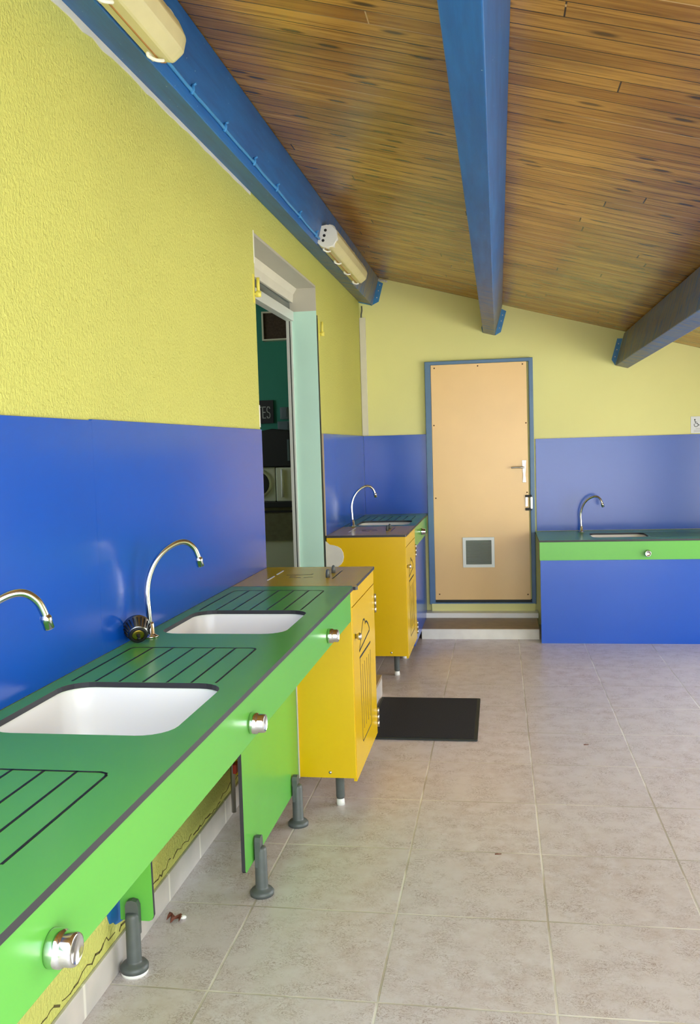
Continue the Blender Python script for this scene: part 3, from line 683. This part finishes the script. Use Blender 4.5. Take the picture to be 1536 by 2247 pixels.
# sink strainer leaning on the wall
t = thing('sink_strainer', 'dark metal sink strainer leaning on the blue panel beside the second tap', 'strainer', (0.056, 2.685, 1.018))
mb = MB().lathe([(0.034, -0.030), (0.043, -0.032), (0.0445, -0.028), (0.042, -0.024), (0.036, -0.010), (0.030, 0.010), (0.027, 0.014), (0.020, 0.0145)], seg=32)
mb.build('basket', 'darkchrome', t, True)
mb = MB()
for k in range(20):
    a = 2*PI*k/20; c, s = math.cos(a), math.sin(a)
    mb.tube([(0.0415*c, 0.0415*s, -0.021), (0.0312*c, 0.0312*s, 0.008)], 0.0018, 6)
mb.build('slots', 'dark', t, True)
MB().lathe([(0.0275, 0.0135), (0.029, 0.017), (0.024, 0.020), (0.019, 0.019)], seg=28).build('rubber_ring', 'dark', t, True)
MB().lathe([(0.021, 0.0145), (0.019, 0.018), (0.008, 0.0165), (0, 0.0165)], seg=24).build('centre_disc', 'gold', t, True, label='brass coloured centre')
MB().lathe([(0.006, 0.016), (0.006, 0.022), (0.0035, 0.024), (0.0035, 0.034), (0.006, 0.037), (0, 0.040)], seg=12).build('pin', 'dark', t, True)
ax = Vector((0.42, -0.80, -0.42)).normalized()
t.rotation_euler = ax.to_track_quat('Z', 'Y').to_euler()

# ------------------------------------------------------------------ lamps on the first rafter
def make_lamp():
    """batten lamp lying along +y from the origin; +x leaves the beam"""
    t = thing('batten_lamp', '', 'lamp', (0,0,0), 'fluorescent batten lamps on the first rafter')
    L = 1.30
    def loops(prof, ys): return [[(x*k+dx, y, z*k2) for x, z in prof] for y, k, k2, dx in ys]
    tray = [(0.0, -0.052), (0.012, -0.062), (0.044, -0.066), (0.044, 0.066), (0.012, 0.062), (0.0, 0.052)]
    MB().loft([[(x, y, z*k) for x, z in tray] for y, k in ((0.012, 0.86), (0.0, 0.8), (0.03, 1.0), (L-0.03, 1.0), (L, 0.8))][1:], 0, False, True, True).build('base_tray', 'cream', t, True)
    MB().loft([[(x, y, z*k) for x, z in ((0.0442, -0.0668), (0.0478, -0.0668), (0.0478, 0.0668), (0.0442, 0.0668))] for y, k in ((-0.004, 0.8), (0.03, 1.0), (L-0.03, 1.0), (L+0.004, 0.8))], 0, False, True, True).build('gasket', 'rust', t, True)
    arc = [(0.048, -0.063), (0.080, -0.061), (0.087, -0.057), (0.110, -0.028), (0.114, -0.020), (0.114, 0.020), (0.110, 0.028), (0.087, 0.057), (0.080, 0.061), (0.048, 0.063)]
    ys = [(0.0, 0.76), (0.010, 0.84), (0.026, 0.92), (0.055, 0.98), (0.10, 1.0), (L-0.10, 1.0), (L-0.055, 0.98), (L-0.026, 0.92), (L-0.010, 0.84), (L, 0.76)]
    MB().loft([[(0.048+(x-0.048)*k, y, z*min(1, k+0.04)) for x, z in arc] for y, k in ys], 0, False, True, True).build('diffuser', 'cream', t, True)
    for y in (0.07, 0.46, 0.84, 1.22):
        for s in (-1, 1):
            MB().tube(smooth_path([(0.030, y-0.020, s*0.066), (0.034, y-0.020, s*0.076), (0.054, y-0.004, s*0.078), (0.066, y+0.018, s*0.068), (0.058, y+0.024, s*0.068)], 3), 0.0055, 8).tube([(0.030, y-0.022, s*0.069), (0.030, y+0.026, s*0.069)], 0.006, 8).build('clip', 'white', t, True)
    return t
lamp = make_lamp(); lamp['label'] = 'cream fluorescent batten lamp on the blue rafter, cut off by the top of the photo'
def place_lamp(o, y):
    c = Vector((0.117, 2.806)) + UPV*0.062 + RTV*0.0008
    o.location = (c.x, y, c.y); o.rotation_euler = (0, math.atan2(0.263, 0.965), 0)
l2 = copy_tree(lamp); l2['label'] = 'cream fluorescent batten lamp with a white end cap, at the far end of the rafter'
place_lamp(lamp, 1.555); place_lamp(l2, 5.55)
# white end cap of the far lamp
mb = MB().loft([[(x*1.0, y, z) for x, z in ((0.0, -0.052), (0.03, -0.066), (0.062, -0.064), (0.096, -0.046), (0.112, 0.0), (0.096, 0.046), (0.062, 0.064), (0.03, 0.066), (0.0, 0.052))] for y in (-0.006, 0.06)], 0, True, True, True)
for z in (-0.03, 0.0, 0.032): mb.lathe([(0.009, 0), (0.007, 0.002), (0, 0.0015)], (0.030, -0.006, z), (0,-1,0), 12, 1)
e = mb.build('end_cap', ['white', 'dark'], l2, True, label='white end cap with dark cable holes')

# cable clipped along the rafter
cy0, cy1 = 2.86, 5.54
cz = lambda k: Vector((0.117, 2.806)) + UPV*k + RTV*0.007
t = thing('lamp_cable', 'blue painted cable clipped to the rafter between the two lamps', 'cable', (0.12, cy0, 2.83))
pth = [(cz(0.045 - 0.010*i/20).x, cy0+(cy1-cy0)*i/20, cz(0.045 - 0.010*i/20).y + 0.002*math.sin(i*1.7)) for i in range(21)]
MB().tube(pth, 0.0070, 8).build('wire', 'cable', t)
for y in (3.20, 3.59, 4.03, 4.45, 4.97, 5.43):
    k = 0.045 - 0.010*(y-cy0)/(cy1-cy0); a = cz(k-0.012); b_ = cz(k+0.018)
    mb = MB().tube([(a.x, y, a.y), (cz(k).x+0.005, y, cz(k).y), (b_.x, y, b_.y)], 0.0065, 8).tube([(b_.x-0.004, y, b_.y), (b_.x+0.014, y-0.004, b_.y+0.004)], 0.0045, 6)
    mb.build('cable_clip', 'cable', t)

# ------------------------------------------------------------------ remaining small things
t = thing('information_sign', 'small white sign with a wheelchair symbol above the wide blue panel', 'sign', (2.91, YB, 1.61))
MB().box(2.760, 3.06, YB-0.006, YB-0.001, 1.611, 1.750).build('board', 'sign', t, bevel=0.001)
mb = MB(); g = lambda x, z, h: (x, YB-0.006-h, z)
cxw, czw = 2.802, 1.680
mb.stroke([(cxw+0.016*math.cos(a), czw+0.016*math.sin(a)) for a in [math.radians(150+i*14) for i in range(19)]], 0.004, g)
mb.stroke([(cxw-0.010, czw+0.036), (cxw-0.004, czw+0.014), (cxw+0.010, czw+0.012), (cxw+0.020, czw-0.004), (cxw+0.026, czw-0.001)], 0.005, g)
mb.stroke([(cxw-0.007, czw+0.026), (cxw+0.006, czw+0.024)], 0.0035, g)
mb.lathe([(0.0055, 0), (0.0055, 0.001), (0, 0.001)], (cxw-0.010, YB-0.006, czw+0.043), (0,-1,0), 12)
mb.build('wheelchair_symbol', 'ink', t)
mb = MB()
for x0, x1, z in ((2.80, 2.90, 1.648), (2.785, 2.93, 1.634), (2.785, 2.88, 1.624)): mb.stroke([(x0, z), (x1, z)], 0.004, g)
mb.build('print_lines', 'greyink', t)
mb = MB().stroke([(2.87, 1.70), (3.02, 1.70)], 0.05, g); mb.build('picture_patch', 'greenink', t)

t = thing('door_mat', 'black rubber mat on the tiles beside the near yellow cabinet', 'mat', (0.55, 5.19, 0))
mb = MB().plate(rrect(0.43, 1.042, 4.795, 5.598, 0.008, 2), [], 'z', 0.0005, 0.010); mb.build('border', 'seal', t)
mb = MB().box(0.445, 1.022, 4.812, 5.582, 0.009, 0.0125)
mb.build('pile', 'rubber', t)

pl = [(0.0, 0.945), (0.010, 0.940), (0.020, 0.930), (0.033, 0.920), (0.055, 0.917), (0.085, 0.908), (0.108, 0.892), (0.122, 0.865), (0.126, 0.835), (0.120, 0.805), (0.105, 0.785), (0.085, 0.770), (0.02, 0.750), (0.0, 0.750)]
o = MB().plate([(x+0.004, z) for x, z in pl], [], 'y', 6.088, 6.0975).build('guard_plate', 'offwhite', bevel=0.002)
tag(o, 'pale grey wavy plate against the side of the far yellow cabinet, by the doorway', 'plate')
t = thing('pipe_valve', 'small red valve handle on a pipe under the green counter', 'valve', (0.05, 3.60, 0.25))
MB().tube([(0.055, 3.62, 0.06), (0.055, 3.62, 0.9)], 0.010, 10).build('pipe', 'steel', t)
MB().box(0.066, 0.082, 3.585, 3.640, 0.235, 0.275).build('handle', 'red', t, bevel=0.004)
o = MB().plate([(2.47, 0.24), (2.49, 0.190), (2.50, 0.168), (2.525, 0.160), (2.54, 0.145), (2.66, 0.115), (2.72, 0.13), (2.72, 0.30), (2.50, 0.30)], [], 'x', 0.0005, 0.004).build('blue_plate', 'bluepatch')
tag(o, 'ragged blue patch on the yellow wall behind the nearest grey leg', 'patch')
t = thing('paper_scrap', 'crumpled red and white scrap on the floor beside the skirting', 'litter', (0.055, 2.855, 0))
mb = MB()
mb.loft([[(0.045+0.05*i/5, 2.84+0.02*math.sin(i*2.1), 0.001+0.006*(i%2)), (0.045+0.05*i/5, 2.862+0.012*math.cos(i), 0.010+0.004*((i+1)%2)), (0.047+0.05*i/5, 2.85+0.02*math.sin(i*2.1), 0.0145)] for i in range(6)], 0, False, True, True)
mb.build('wrapper', 'leaf', t)
MB().lathe([(0, 0), (0.011, 0.002), (0.012, 0.007), (0.005, 0.012), (0, 0.012)], (0.098, 2.858, 0.0005), (0,0.1,1), 9).build('white_end', 'white', t)
for i, (x, y, lb) in enumerate(((1.15, 3.452, 'tiny dark leaf fragment lying on the tiles in the middle of the floor'), (1.60, 4.78, 'tiny dark leaf fragment lying on a grout line far out on the tiles'))):
    o = MB().loft([[(x+0.008*(k-1.5), y-0.004+0.002*k, 0.0005), (x+0.008*(k-1.5), y+0.004, 0.002+0.001*(k%2)), (x+0.008*(k-1.5)+0.002, y, 0.003)] for k in range(4)], 0, False, True, True).build('leaf_fragment', 'leaf')
    tag(o, lb, 'leaf', 'leaf fragments on the floor')
